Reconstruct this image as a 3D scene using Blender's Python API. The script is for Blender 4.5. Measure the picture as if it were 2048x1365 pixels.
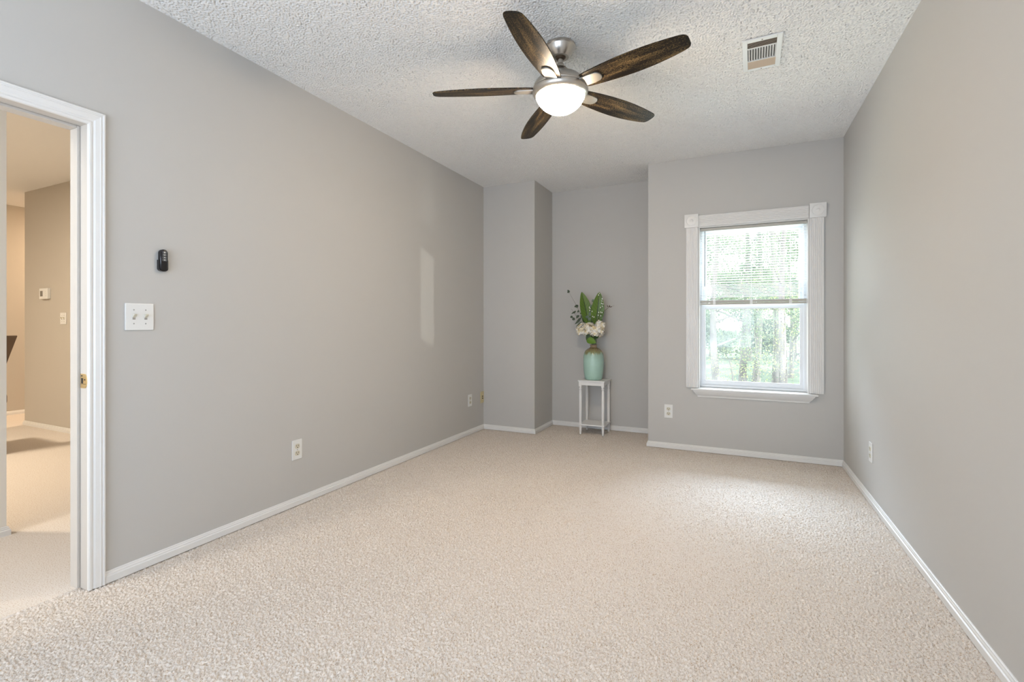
import bpy, bmesh, math, random
import numpy as np
from mathutils import Vector, Matrix

for o in list(bpy.data.objects):
    bpy.data.objects.remove(o)
SC = bpy.context.scene
COL = SC.collection
PI = math.pi
rad = math.radians

# ------------------------------------------------------------------ camera
cam_d = bpy.data.cameras.new('camera')
cam = bpy.data.objects.new('camera', cam_d)
COL.objects.link(cam)
cam.location = (0, 0, 1.073)
cam.rotation_euler = (rad(90), 0, rad(25.162))
cam_d.sensor_width = 36.0
cam_d.lens = 957.26 / 2048 * 36.0
cam_d.shift_y = -32.17 / 2048
cam_d.clip_start = 0.05
cam_d.clip_end = 400
SC.camera = cam

# ------------------------------------------------------------------ exposure
SC.view_settings.view_transform = 'Standard'
SC.view_settings.look = 'None'
SC.view_settings.gamma = 1.0
SC.view_settings.use_curve_mapping = False
SC.view_settings.exposure = 1.0

# ------------------------------------------------------------------ world, sun, daylight
SKY_STRENGTH = 2.3
w = bpy.data.worlds.new('overcast_sky')
SC.world = w
w.use_nodes = True
nt = w.node_tree
bg = nt.nodes['Background']
tc = nt.nodes.new('ShaderNodeTexCoord')
sx = nt.nodes.new('ShaderNodeSeparateXYZ')
cr = nt.nodes.new('ShaderNodeValToRGB')
cr.color_ramp.elements[0].position = 0.0
cr.color_ramp.elements[0].color = (0.95, 0.97, 1.0, 1)
cr.color_ramp.elements[1].position = 1.0
cr.color_ramp.elements[1].color = (0.72, 0.84, 1.0, 1)
nt.links.new(tc.outputs['Generated'], sx.inputs[0])
nt.links.new(sx.outputs['Z'], cr.inputs[0])
nt.links.new(cr.outputs[0], bg.inputs[0])
bg.inputs[1].default_value = SKY_STRENGTH


def lamp(name, kind, loc, direction, energy, color, **kw):
    d = bpy.data.lights.new(name, kind)
    d.energy = energy
    d.color = color
    for k, v in kw.items():
        setattr(d, k, v)
    o = bpy.data.objects.new(name, d)
    COL.objects.link(o)
    o.location = loc
    o.rotation_euler = Vector(direction).to_track_quat('-Z', 'Y').to_euler()
    return o


lamp('sun', 'SUN', (10, -10, 20), (-0.75, 0.25, -0.85), 2.2, (1.0, 0.95, 0.86), angle=rad(1.5))
# low glint thrown up through the window from a bright roof across the lawn (the patch on the left wall)
glint_dir = Vector((-1.0, -0.425, 0.19)).normalized()
glint_aim = Vector((0.11, 4.45, 1.24))
lamp('reflected_sun_glint', 'SPOT', glint_aim - glint_dir * 11.0, glint_dir, 700, (1.0, 0.97, 0.9),
     spot_size=rad(12), spot_blend=0.2, shadow_soft_size=0.02)
# added fill lamp behind the camera; the back wall has no window
lamp('unseen_rear_fill', 'AREA', (-0.85, -1.52, 1.3), (0, 1, 0.55), 62, (0.70, 0.83, 1.0),
     shape='RECTANGLE', size=2.3, size_y=1.5)
# added area lamp out of view, strengthening skylight through the window on to the carpet
lamp('added_sky_fill', 'AREA', (0.1, 9.5, 4.3), Vector((0.1, 4.45, 1.1)) - Vector((0.1, 9.5, 4.3)), 780, (0.62, 0.78, 1.0),
     shape='RECTANGLE', size=4.4, size_y=1.9)
# added area lamp below the sill line, lighting the ceiling like lawn bounce
lamp('added_upward_fill', 'AREA', (0.1, 6.9, -1.75), Vector((0.1, 4.45, 1.0)) - Vector((0.1, 6.9, -1.75)), 215, (0.95, 1.0, 0.93),
     shape='RECTANGLE', size=4.5, size_y=1.8)
# sampling portal in the window opening (gives no light of its own)
portal = lamp('window_portal', 'AREA', (0.107, 4.54, 1.22), (0, -1, 0), 1, (1, 1, 1),
              shape='RECTANGLE', size=0.79, size_y=1.35)
portal.data.cycles.is_portal = True
# hall ceiling light, warm
lamp('hall_ceiling_lamp', 'AREA', (-5.4, 0.3, 2.46), (0, 0, -1), 40, (1.0, 0.86, 0.68),
     shape='DISK', size=0.35)
lamp('near_hall_fill', 'AREA', (-2.9, -0.5, 2.46), (0, 0, -1), 8, (1.0, 0.88, 0.72),
     shape='DISK', size=0.3)  # added fill to brighten the hall wall end
lamp('landing_fill', 'AREA', (-7.2, 3.6, 2.46), (0, 0, -1), 17, (1.0, 0.74, 0.5),
     shape='DISK', size=0.35)  # unseen fill, placed to light the far hall wall
FAN_GLOW = 58.0

# ------------------------------------------------------------------ dimensions
XL, XR, YC, XC, YN, XN, YW, H = -2.375, 0.733, 4.361, -1.803, 4.858, -0.711, 4.353, 2.5
YB = -1.6


# ------------------------------------------------------------------ materials
def nodes_of(m):
    return m.node_tree.nodes, m.node_tree.links


def mat(name, col, rough=0.5, metal=0.0, spec=0.5, emit=None, emit_s=0.0):
    m = bpy.data.materials.new(name)
    m.use_nodes = True
    b = m.node_tree.nodes['Principled BSDF']
    b.inputs['Base Color'].default_value = (*col, 1)
    b.inputs['Roughness'].default_value = rough
    b.inputs['Metallic'].default_value = metal
    b.inputs['Specular IOR Level'].default_value = spec
    if emit:
        b.inputs['Emission Color'].default_value = (*emit, 1)
        b.inputs['Emission Strength'].default_value = emit_s
    return m


def noise_col(m, c0, c1, scale, detail=3, lo=0.35, hi=0.65, stretch=(1, 1, 1), rough=0.5):
    n, l = nodes_of(m)
    b = n['Principled BSDF']
    t = n.new('ShaderNodeTexCoord')
    mp = n.new('ShaderNodeMapping')
    mp.inputs['Scale'].default_value = stretch
    ns = n.new('ShaderNodeTexNoise')
    ns.inputs['Scale'].default_value = scale
    ns.inputs['Detail'].default_value = detail
    ns.inputs['Roughness'].default_value = rough
    r = n.new('ShaderNodeValToRGB')
    r.color_ramp.elements[0].position = lo
    r.color_ramp.elements[0].color = (*c0, 1)
    r.color_ramp.elements[1].position = hi
    r.color_ramp.elements[1].color = (*c1, 1)
    l.new(t.outputs['Object'], mp.inputs[0])
    l.new(mp.outputs[0], ns.inputs['Vector'])
    l.new(ns.outputs['Fac'], r.inputs[0])
    l.new(r.outputs[0], b.inputs['Base Color'])
    return m


def bump(m, scale, strength, dist=0.001, detail=2, stretch=(1, 1, 1), kind='noise'):
    n, l = nodes_of(m)
    b = n['Principled BSDF']
    t = n.new('ShaderNodeTexCoord')
    mp = n.new('ShaderNodeMapping')
    mp.inputs['Scale'].default_value = stretch
    ns = n.new('ShaderNodeTexNoise')
    ns.inputs['Scale'].default_value = scale
    ns.inputs['Detail'].default_value = detail
    bp = n.new('ShaderNodeBump')
    bp.inputs['Strength'].default_value = strength
    bp.inputs['Distance'].default_value = dist
    l.new(t.outputs['Object'], mp.inputs[0])
    l.new(mp.outputs[0], ns.inputs['Vector'])
    l.new(ns.outputs['Fac'], bp.inputs['Height'])
    l.new(bp.outputs[0], b.inputs['Normal'])
    return m


M = {}
M['wall'] = bump(mat('greige_wall_paint', (0.555, 0.542, 0.518), 0.62, spec=0.3), 260, 0.12, 0.0008)
M['hall_wall'] = bump(mat('hall_wall_paint', (0.56, 0.52, 0.46), 0.62, spec=0.3), 260, 0.12, 0.0008)
M['ceiling'] = mat('popcorn_ceiling_texture', (0.87, 0.86, 0.84), 0.95, spec=0.1)
M['trim'] = bump(mat('white_trim_paint', (0.80, 0.79, 0.77), 0.35, spec=0.5), 60, 0.05, 0.0005)
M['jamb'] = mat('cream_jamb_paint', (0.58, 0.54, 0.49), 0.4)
M['hall_end'] = mat('lit_hall_paint', (0.84, 0.81, 0.75), 0.6)  # lamp light on the hall end put into a brighter paint colour
M['vinyl'] = mat('white_window_vinyl', (0.82, 0.84, 0.87), 0.35)
M['blind'] = mat('white_blind_slat', (0.80, 0.80, 0.80), 0.45)
M['rail'] = mat('blind_rail_off_white', (0.50, 0.48, 0.43), 0.45)
M['carpet'] = noise_col(mat('beige_carpet_pile', (0.6, 0.5, 0.4), 1.0, spec=0.0),
                        (0.50, 0.37, 0.25), (0.78, 0.715, 0.65), 230, 2, 0.30, 0.47)
M['plastic'] = mat('white_plate_plastic', (0.80, 0.80, 0.78), 0.3)
M['ivory'] = mat('ivory_receptacle_plastic', (0.66, 0.62, 0.50), 0.35)
M['almond'] = mat('almond_plate_plastic', (0.60, 0.52, 0.30), 0.35)
M['slot'] = mat('dark_slot', (0.03, 0.025, 0.02), 0.7)
M['screw'] = mat('painted_screw', (0.42, 0.41, 0.39), 0.35, metal=0.4)
M['brass'] = mat('brass', (0.86, 0.64, 0.32), 0.28, metal=1.0)
M['nickel'] = bump(mat('brushed_nickel', (0.60, 0.565, 0.52), 0.30, metal=1.0), 8, 0.15, 0.0005, stretch=(1, 1, 60))
M['nickel_light'] = mat('satin_nickel_arm', (0.42, 0.40, 0.37), 0.45, metal=0.92)
M['dark_bolt'] = mat('dark_collar_metal', (0.10, 0.075, 0.055), 0.35, metal=0.8)
M['bowl'] = mat('frosted_glass_bowl_lit', (0.9, 0.88, 0.84), 0.35, emit=(1.0, 0.80, 0.58), emit_s=FAN_GLOW)
M['black'] = mat('gloss_black_plastic', (0.012, 0.010, 0.012), 0.18)
M['button'] = mat('grey_button', (0.10, 0.105, 0.11), 0.3)
M['icon'] = mat('white_icon_print', (0.8, 0.78, 0.74), 0.5)
M['vent'] = mat('vent_white_enamel', (0.72, 0.72, 0.70), 0.4)
M['vent_tan'] = mat('vent_tan_enamel', (0.56, 0.46, 0.35), 0.5)  # tan louvers, darker than the frame enamel
M['duct'] = mat('duct_interior', (0.035, 0.028, 0.022), 0.9)
M['stand'] = mat('white_stand_paint', (0.86, 0.85, 0.83), 0.4)
M['jute'] = bump(mat('twine_neck_wrap', (0.30, 0.22, 0.14), 0.9), 300, 0.6, 0.002)
M['stem'] = mat('green_stem', (0.07, 0.13, 0.035), 0.6)
M['twig'] = mat('brown_twig', (0.10, 0.06, 0.04), 0.8)
M['petal'] = noise_col(mat('cream_petal', (0.8, 0.72, 0.56), 0.7), (0.82, 0.70, 0.44), (0.93, 0.90, 0.84), 26, 2, 0.36, 0.56)
M['dark_leaf'] = mat('dark_green_leaf', (0.045, 0.085, 0.02), 0.5)
M['euc'] = mat('grey_green_eucalyptus', (0.075, 0.10, 0.065), 0.7)
M['euc_light'] = mat('pale_eucalyptus', (0.16, 0.21, 0.16), 0.7)
M['bud'] = mat('white_bud', (0.85, 0.86, 0.78), 0.5)
M['lime_leaf'] = mat('lime_leaf', (0.13, 0.26, 0.03), 0.5)
M['brown_leather'] = bump(mat('brown_leather', (0.13, 0.085, 0.055), 0.4), 90, 0.15)
M['dark_wood'] = mat('dark_wood', (0.05, 0.03, 0.02), 0.4)
M['lcd'] = mat('grey_screen', (0.20, 0.19, 0.17), 0.2)
M['bark'] = noise_col(mat('tree_bark', (0.2, 0.2, 0.2), 0.95), (0.14, 0.12, 0.11), (0.32, 0.29, 0.26), 3, 4, 0.35, 0.65, (1, 1, 0.3))
M['lawn'] = noise_col(mat('lawn_grass', (0.2, 0.3, 0.1), 1.0), (0.08, 0.11, 0.07), (0.16, 0.20, 0.12), 0.35, 4, 0.38, 0.6)
M['drip'] = mat('dark_streak', (0.10, 0.12, 0.10), 0.6)


def leaf_blade_mat():
    # broad green leaf: dark midrib/veins drawn along the leaf's own coordinates
    m = mat('broad_leaf_green', (0.06, 0.15, 0.02), 0.42)
    n, l = nodes_of(m)
    b = n['Principled BSDF']
    at = n.new('ShaderNodeAttribute')
    at.attribute_name = 'leafuv'
    sp = n.new('ShaderNodeSeparateXYZ')
    l.new(at.outputs['Vector'], sp.inputs[0])
    ab = n.new('ShaderNodeMath'); ab.operation = 'ABSOLUTE'
    l.new(sp.outputs['X'], ab.inputs[0])
    # veins: sin(v*k - |u|*j)
    mv = n.new('ShaderNodeMath'); mv.operation = 'MULTIPLY'; mv.inputs[1].default_value = 62.0
    l.new(sp.outputs['Y'], mv.inputs[0])
    mu = n.new('ShaderNodeMath'); mu.operation = 'MULTIPLY'; mu.inputs[1].default_value = 11.0
    l.new(ab.outputs[0], mu.inputs[0])
    sb = n.new('ShaderNodeMath'); sb.operation = 'SUBTRACT'
    l.new(mv.outputs[0], sb.inputs[0]); l.new(mu.outputs[0], sb.inputs[1])
    sn = n.new('ShaderNodeMath'); sn.operation = 'SINE'
    l.new(sb.outputs[0], sn.inputs[0])
    r = n.new('ShaderNodeValToRGB')
    r.color_ramp.elements[0].position = 0.70; r.color_ramp.elements[0].color = (0.11, 0.20, 0.025, 1)
    r.color_ramp.elements[1].position = 1.0; r.color_ramp.elements[1].color = (0.065, 0.125, 0.018, 1)
    l.new(sn.outputs[0], r.inputs[0])
    rib = n.new('ShaderNodeMath'); rib.operation = 'LESS_THAN'; rib.inputs[1].default_value = 0.07
    l.new(ab.outputs[0], rib.inputs[0])
    mx = n.new('ShaderNodeMixRGB')
    mx.inputs[2].default_value = (0.03, 0.045, 0.02, 1)
    l.new(rib.outputs[0], mx.inputs[0]); l.new(r.outputs[0], mx.inputs[1])
    l.new(mx.outputs[0], b.inputs['Base Color'])
    return m


M['broad_leaf'] = leaf_blade_mat()


def foliage_mat(name, c0, c1):
    m = noise_col(mat(name, c0, 0.7), c0, c1, 1.6, 2)
    n, l = nodes_of(m)
    b = n['Principled BSDF']
    src = b.inputs['Base Color'].links[0].from_socket
    tr = n.new('ShaderNodeBsdfTranslucent')
    l.new(src, tr.inputs[0])
    mx = n.new('ShaderNodeMixShader')
    mx.inputs[0].default_value = 0.45
    out = n['Material Output']
    l.new(b.outputs[0], mx.inputs[1]); l.new(tr.outputs[0], mx.inputs[2]); l.new(mx.outputs[0], out.inputs[0])
    return m


M['foliage_a'] = foliage_mat('bright_foliage', (0.17, 0.24, 0.12), (0.36, 0.42, 0.26))
M['foliage_b'] = foliage_mat('mid_foliage', (0.12, 0.17, 0.11), (0.24, 0.31, 0.20))
M['foliage_c'] = foliage_mat('yellow_green_foliage', (0.30, 0.38, 0.12), (0.50, 0.54, 0.24))


def glass_mat(name, haze):
    m = bpy.data.materials.new(name)
    m.use_nodes = True
    n, l = nodes_of(m)
    n.remove(n['Principled BSDF'])
    out = n['Material Output']
    tr = n.new('ShaderNodeBsdfTransparent'); tr.inputs[0].default_value = (0.97, 0.985, 0.975, 1)
    gl = n.new('ShaderNodeBsdfGlossy'); gl.inputs['Roughness'].default_value = 0.02
    lw = n.new('ShaderNodeLayerWeight'); lw.inputs[0].default_value = 0.5
    pw = n.new('ShaderNodeMath'); pw.operation = 'POWER'; pw.inputs[1].default_value = 5.0
    l.new(lw.outputs['Facing'], pw.inputs[0])
    fr = n.new('ShaderNodeMath'); fr.operation = 'MULTIPLY_ADD'; fr.inputs[1].default_value = 0.8; fr.inputs[2].default_value = 0.012
    l.new(pw.outputs[0], fr.inputs[0])
    mx = n.new('ShaderNodeMixShader')
    l.new(fr.outputs[0], mx.inputs[0]); l.new(tr.outputs[0], mx.inputs[1]); l.new(gl.outputs[0], mx.inputs[2])
    # condensation film, strengthened as a pale veil imitating an overexposed view
    tl = n.new('ShaderNodeBsdfTranslucent'); tl.inputs[0].default_value = (0.9, 0.93, 0.9, 1)
    t = n.new('ShaderNodeTexCoord')
    ns = n.new('ShaderNodeTexNoise'); ns.inputs['Scale'].default_value = 4.0; ns.inputs['Detail'].default_value = 3
    l.new(t.outputs['Object'], ns.inputs['Vector'])
    mr = n.new('ShaderNodeMapRange')
    mr.inputs[1].default_value = 0.3; mr.inputs[2].default_value = 0.7
    mr.inputs[3].default_value = haze * 0.5; mr.inputs[4].default_value = haze * 1.5
    l.new(ns.outputs['Fac'], mr.inputs[0])
    m2 = n.new('ShaderNodeMixShader')
    l.new(mr.outputs[0], m2.inputs[0]); l.new(mx.outputs[0], m2.inputs[1]); l.new(tl.outputs[0], m2.inputs[2])
    l.new(m2.outputs[0], out.inputs[0])
    return m


M['glass_clear'] = glass_mat('window_glass', 0.018)
M['glass_hazy'] = glass_mat('hazy_window_glass', 0.03)


def blade_mat():
    # espresso fan blade with rubbed-through bronze streaks along the grain
    m = mat('distressed_espresso_wood', (0.03, 0.02, 0.012), 0.38, spec=0.25)
    n, l = nodes_of(m)
    b = n['Principled BSDF']
    t = n.new('ShaderNodeTexCoord')
    mp = n.new('ShaderNodeMapping'); mp.inputs['Scale'].default_value = (1.0, 9, 9)
    n1 = n.new('ShaderNodeTexNoise'); n1.inputs['Scale'].default_value = 3.4; n1.inputs['Detail'].default_value = 5
    n1.inputs['Roughness'].default_value = 0.6
    l.new(t.outputs['Object'], mp.inputs[0]); l.new(mp.outputs[0], n1.inputs['Vector'])
    mp2 = n.new('ShaderNodeMapping'); mp2.inputs['Scale'].default_value = (0.35, 1, 1)
    n2 = n.new('ShaderNodeTexNoise'); n2.inputs['Scale'].default_value = 330; n2.inputs['Detail'].default_value = 2
    l.new(t.outputs['Object'], mp2.inputs[0]); l.new(mp2.outputs[0], n2.inputs['Vector'])
    ad = n.new('ShaderNodeMath'); ad.operation = 'MULTIPLY_ADD'
    ad.inputs[1].default_value = 0.95
    l.new(n2.outputs['Fac'], ad.inputs[0]); l.new(n1.outputs['Fac'], ad.inputs[2])
    sc = n.new('ShaderNodeMath'); sc.operation = 'MULTIPLY'; sc.inputs[1].default_value = 0.75
    l.new(ad.outputs[0], sc.inputs[0])
    r = n.new('ShaderNodeValToRGB')
    r.color_ramp.elements[0].position = 0.72; r.color_ramp.elements[0].color = (0.006, 0.004, 0.0025, 1)
    r.color_ramp.elements[1].position = 0.90; r.color_ramp.elements[1].color = (0.20, 0.13, 0.055, 1)


    l.new(sc.outputs[0], r.inputs[0])
    l.new(r.outputs[0], b.inputs['Base Color'])
    return m


M['blade'] = blade_mat()


def vase_mat():
    m = mat('celadon_glaze', (0.25, 0.5, 0.42), 0.22, spec=0.6)
    n, l = nodes_of(m)
    b = n['Principled BSDF']
    t = n.new('ShaderNodeTexCoord')
    sp = n.new('ShaderNodeSeparateXYZ')
    l.new(t.outputs['Object'], sp.inputs[0])
    mp = n.new('ShaderNodeMapping'); mp.inputs['Scale'].default_value = (30, 30, 4)
    ns = n.new('ShaderNodeTexNoise'); ns.inputs['Scale'].default_value = 2.2; ns.inputs['Detail'].default_value = 3
    l.new(t.outputs['Object'], mp.inputs[0]); l.new(mp.outputs[0], ns.inputs['Vector'])
    ad = n.new('ShaderNodeMath'); ad.operation = 'MULTIPLY_ADD'; ad.inputs[1].default_value = 0.07
    l.new(ns.outputs['Fac'], ad.inputs[0]); l.new(sp.outputs['Z'], ad.inputs[2])
    r = n.new('ShaderNodeValToRGB')
    e = r.color_ramp.elements
    e[0].position = 0.0; e[0].color = (0.33, 0.50, 0.40, 1)
    e[1].position = 1.0; e[1].color = (0.14, 0.09, 0.045, 1)
    for p, c in ((0.10, (0.40, 0.60, 0.51, 1)), (0.60, (0.44, 0.65, 0.56, 1)), (0.76, (0.38, 0.55, 0.46, 1)), (0.84, (0.27, 0.27, 0.13, 1)), (0.93, (0.25, 0.20, 0.10, 1))):
        q = e.new(p); q.color = c
    mr = n.new('ShaderNodeMapRange'); mr.inputs[1].default_value = 0.03; mr.inputs[2].default_value = 0.36
    l.new(ad.outputs[0], mr.inputs[0]); l.new(mr.outputs[0], r.inputs[0])
    l.new(r.outputs[0], b.inputs['Base Color'])
    wv = n.new('ShaderNodeTexWave'); wv.wave_type = 'BANDS'; wv.bands_direction = 'Z'
    wv.inputs['Scale'].default_value = 22; wv.inputs['Distortion'].default_value = 0.6
    l.new(t.outputs['Object'], wv.inputs['Vector'])
    bp = n.new('ShaderNodeBump'); bp.inputs['Strength'].default_value = 0.35; bp.inputs['Distance'].default_value = 0.0015
    l.new(wv.outputs['Fac'], bp.inputs['Height']); l.new(bp.outputs[0], b.inputs['Normal'])
    return m


M['vase'] = vase_mat()


# ------------------------------------------------------------------ mesh helpers
def box(bm, x0, x1, y0, y1, z0, z1, bevel=0.0):
    r = bmesh.ops.create_cube(bm, size=1.0)
    vs = r['verts']
    for v in vs:
        v.co = Vector(((x0 + x1) / 2 + v.co.x * (x1 - x0), (y0 + y1) / 2 + v.co.y * (y1 - y0), (z0 + z1) / 2 + v.co.z * (z1 - z0)))
    if bevel:
        es = list({e for v in vs for e in v.link_edges})
        bmesh.ops.bevel(bm, geom=es, offset=bevel, segments=2, profile=0.6, affect='EDGES')
    return bm


def nb():
    return bmesh.new()


def BX(*a, bevel=0.0):
    return box(nb(), *a, bevel=bevel)


def lathe(bm, prof, seg=48, c=(0, 0, 0), axis='Z', a0=0.0):
    rings = []
    for r, z in prof:
        ring = []
        if r < 1e-6:
            ring = [bm.verts.new((0, 0, z))] * seg
        else:
            for i in range(seg):
                a = 2 * PI * i / seg + a0
                ring.append(bm.verts.new((r * math.cos(a), r * math.sin(a), z)))
        rings.append(ring)
    for A, B in zip(rings, rings[1:]):
        for i in range(seg):
            j = (i + 1) % seg
            vs = []
            for v in (A[i], A[j], B[j], B[i]):
                if v not in vs:
                    vs.append(v)
            if len(vs) > 2:
                try:
                    bm.faces.new(vs)
                except ValueError:
                    pass
    allv = {v for r in rings for v in r}
    if axis == 'Y':
        mt = Matrix.Rotation(rad(90), 4, 'X')
    elif axis == 'X':
        mt = Matrix.Rotation(rad(90), 4, 'Y')
    else:
        mt = Matrix.Identity(4)
    mt = Matrix.Translation(c) @ mt
    for v in allv:
        v.co = mt @ v.co
    return bm


def prism(bm, pts, d0, d1, plane='XZ'):
    """closed 2D outline extruded between d0 and d1 along the third axis"""
    def P(u, v, d):
        return {'XZ': (u, d, v), 'YZ': (d, u, v), 'XY': (u, v, d)}[plane]
    A = [bm.verts.new(P(u, v, d0)) for u, v in pts]
    B = [bm.verts.new(P(u, v, d1)) for u, v in pts]
    bm.faces.new(A)
    bm.faces.new(B[::-1])
    n = len(pts)
    for i in range(n):
        bm.faces.new((A[i], A[(i + 1) % n], B[(i + 1) % n], B[i]))
    return bm


def tube(bm, pts, radii, seg=8):
    pts = [Vector(p) for p in pts]
    if not hasattr(radii, '__len__'):
        radii = [radii] * len(pts)
    rings = []
    up = Vector((0, 0, 1))
    for i, p in enumerate(pts):
        d = (pts[min(i + 1, len(pts) - 1)] - pts[max(i - 1, 0)]).normalized()
        a = d.cross(Vector((0.13, 0.97, 0.2)))
        if a.length < 1e-3:
            a = d.cross(Vector((1, 0, 0)))
        a.normalize()
        b = d.cross(a)
        rings.append([bm.verts.new(p + (a * math.cos(2 * PI * k / seg) + b * math.sin(2 * PI * k / seg)) * radii[i]) for k in range(seg)])
    for A, B in zip(rings, rings[1:]):
        for k in range(seg):
            bm.faces.new((A[k], A[(k + 1) % seg], B[(k + 1) % seg], B[k]))
    bm.faces.new(rings[0][::-1])
    bm.faces.new(rings[-1])
    return bm


def obj(name, bm, m, parent=None, smooth=False, mtx=None):
    me = bpy.data.meshes.new(name)
    bmesh.ops.recalc_face_normals(bm, faces=bm.faces)
    bm.to_mesh(me)
    bm.free()
    me.materials.append(M[m] if isinstance(m, str) else m)
    if smooth:
        me.polygons.foreach_set('use_smooth', [True] * len(me.polygons))
        try:
            me.set_sharp_from_angle(angle=rad(40))
        except Exception:
            pass
    o = bpy.data.objects.new(name, me)
    COL.objects.link(o)
    if parent:
        o.parent = parent
    if mtx is not None:
        o.matrix_local = mtx
    return o


def tag(o, label, cat, group=None, kind=None):
    o['label'] = label
    o['category'] = cat
    if group:
        o['group'] = group
    if kind:
        o['kind'] = kind
    return o


def thing(name, label, cat, loc=(0, 0, 0), rotz=0.0, group=None, kind=None):
    o = bpy.data.objects.new(name, None)
    o.empty_display_size = 0.05
    COL.objects.link(o)
    o.location = loc
    o.rotation_euler = (0, 0, rotz)
    return tag(o, label, cat, group, kind)


def struct(name, bm, m, label, cat, smooth=False):
    return tag(obj(name, bm, m, None, smooth), label, cat, kind='structure')


def dup(root, loc=None, rot=None, label=None):
    r = root.copy()
    COL.objects.link(r)
    if loc is not None:
        r.location = loc
    if rot is not None:
        r.rotation_euler = rot
    if label:
        r['label'] = label
    for ch in list(root.children):
        c = ch.copy(); COL.objects.link(c); c.parent = r
        for g in list(ch.children):
            d = g.copy(); COL.objects.link(d); d.parent = c
    return r


# ------------------------------------------------------------------ textured ground / ceiling surfaces
rng = np.random.default_rng(7)


def band_noise(nx, ny, step, lam, width=0.35, aniso=1.0):
    """white noise filtered to wavelengths near lam metres"""
    f = np.fft.rfft2(rng.standard_normal((nx, ny)))
    kx = np.fft.fftfreq(nx, step)[:, None]
    ky = np.fft.rfftfreq(ny, step)[None, :]
    k = np.sqrt((kx * aniso) ** 2 + ky ** 2) + 1e-9
    f *= np.exp(-(np.log(k * lam) ** 2) / (2 * width ** 2))
    a = np.fft.irfft2(f, s=(nx, ny))
    return a / a.std()


def grid_surface(name, x0, x1, y0, y1, step, zf, outer, z0, m, up=True, label='', cat=''):
    """fine relief over x0..x1,y0..y1, plain slab over the rest of 'outer'; one mesh"""
    nx = int((x1 - x0) / step) + 1
    ny = int((y1 - y0) / step) + 1
    xs = np.linspace(x0, x1, nx); ys = np.linspace(y0, y1, ny)
    Z = zf(nx, ny, step)
    Z[0, :] = Z[-1, :] = 0; Z[:, 0] = Z[:, -1] = 0
    X, Y = np.meshgrid(xs, ys, indexing='ij')
    V = np.stack([X, Y, z0 + Z], -1).reshape(-1, 3)
    i = np.arange(nx - 1)[:, None] * ny + np.arange(ny - 1)[None, :]
    q = np.stack([i, i + ny, i + ny + 1, i + 1], -1).reshape(-1, 4)
    if not up:
        q = q[:, ::-1]
    ox0, ox1, oy0, oy1 = outer
    ev, ef = [], []
    zb = z0 + (-0.1 if up else 0.1)

    def rect(a, b, c, d, z):
        n = len(V) + len(ev)
        ev.extend([(a, c, z), (b, c, z), (b, d, z), (a, d, z)])
        ef.append([n, n + 1, n + 2, n + 3] if (up == (z == z0)) else [n + 3, n + 2, n + 1, n])
    rect(ox0, x0, oy0, oy1, z0); rect(x1, ox1, oy0, oy1, z0)
    rect(x0, x1, oy0, y0, z0); rect(x0, x1, y1, oy1, z0)
    rect(ox0, ox1, oy0, oy1, zb)
    # sides
    n = len(V) + len(ev)
    for (a, c) in ((ox0, oy0), (ox1, oy0), (ox1, oy1), (ox0, oy1)):
        ev.extend([(a, c, z0), (a, c, zb)])
    for k in range(4):
        a, b = n + 2 * k, n + 2 * ((k + 1) % 4)
        ef.append([a, b, b + 1, a + 1])
    VV = np.concatenate([V, np.array(ev)])
    FF = np.concatenate([q, np.array(ef)])
    me = bpy.data.meshes.new(name)
    me.vertices.add(len(VV)); me.vertices.foreach_set('co', VV.astype(np.float32).ravel())
    me.loops.add(FF.size); me.loops.foreach_set('vertex_index', FF.astype(np.int32).ravel())
    me.polygons.add(len(FF))
    me.polygons.foreach_set('loop_start', np.arange(0, FF.size, 4, dtype=np.int32))
    me.polygons.foreach_set('loop_total', np.full(len(FF), 4, dtype=np.int32))
    me.update(calc_edges=True)
    me.validate()
    sm = np.zeros(len(me.polygons), dtype=bool); sm[:len(q)] = True
    me.polygons.foreach_set('use_smooth', sm)
    me.materials.append(M[m])
    o = bpy.data.objects.new(name, me)
    COL.objects.link(o)
    return tag(o, label, cat, kind='structure')


def carpet_relief(nx, ny, step):
    a = band_noise(nx, ny, step, 0.0115, 0.32, 1.25)
    b = band_noise(nx, ny, step, 0.024, 0.4, 0.7)
    z = -np.clip(0.9 - np.abs(a) * 0.9, 0, 1) ** 1.5 * 0.0095 + a * 0.0012 + b * 0.0010
    z = z - z.max() * 0.4
    return z


def popcorn_relief(nx, ny, step):
    a = band_noise(nx, ny, step, 0.026, 0.40)
    b = band_noise(nx, ny, step, 0.0135, 0.26)
    pit = np.clip((-(a * 0.42 + b * 0.88) - 0.78) / 0.25, 0, 1)
    return pit * 0.015 - np.clip(b, -1, 2) * 0.0003


grid_surface('floor', -2.43, 0.74, 0.6, 4.87, 0.0034, carpet_relief, (-8.2, 1.0, -1.75, 5.1), 0.0, 'carpet', True,
             'beige cut-pile carpet over the whole floor', 'carpet')
grid_surface('ceiling', -2.376, 0.734, 1.2, 4.87, 0.0034, popcorn_relief, (-8.2, 1.0, -1.75, 5.1), H, 'ceiling', False,
             'off-white popcorn textured ceiling', 'ceiling')

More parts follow.
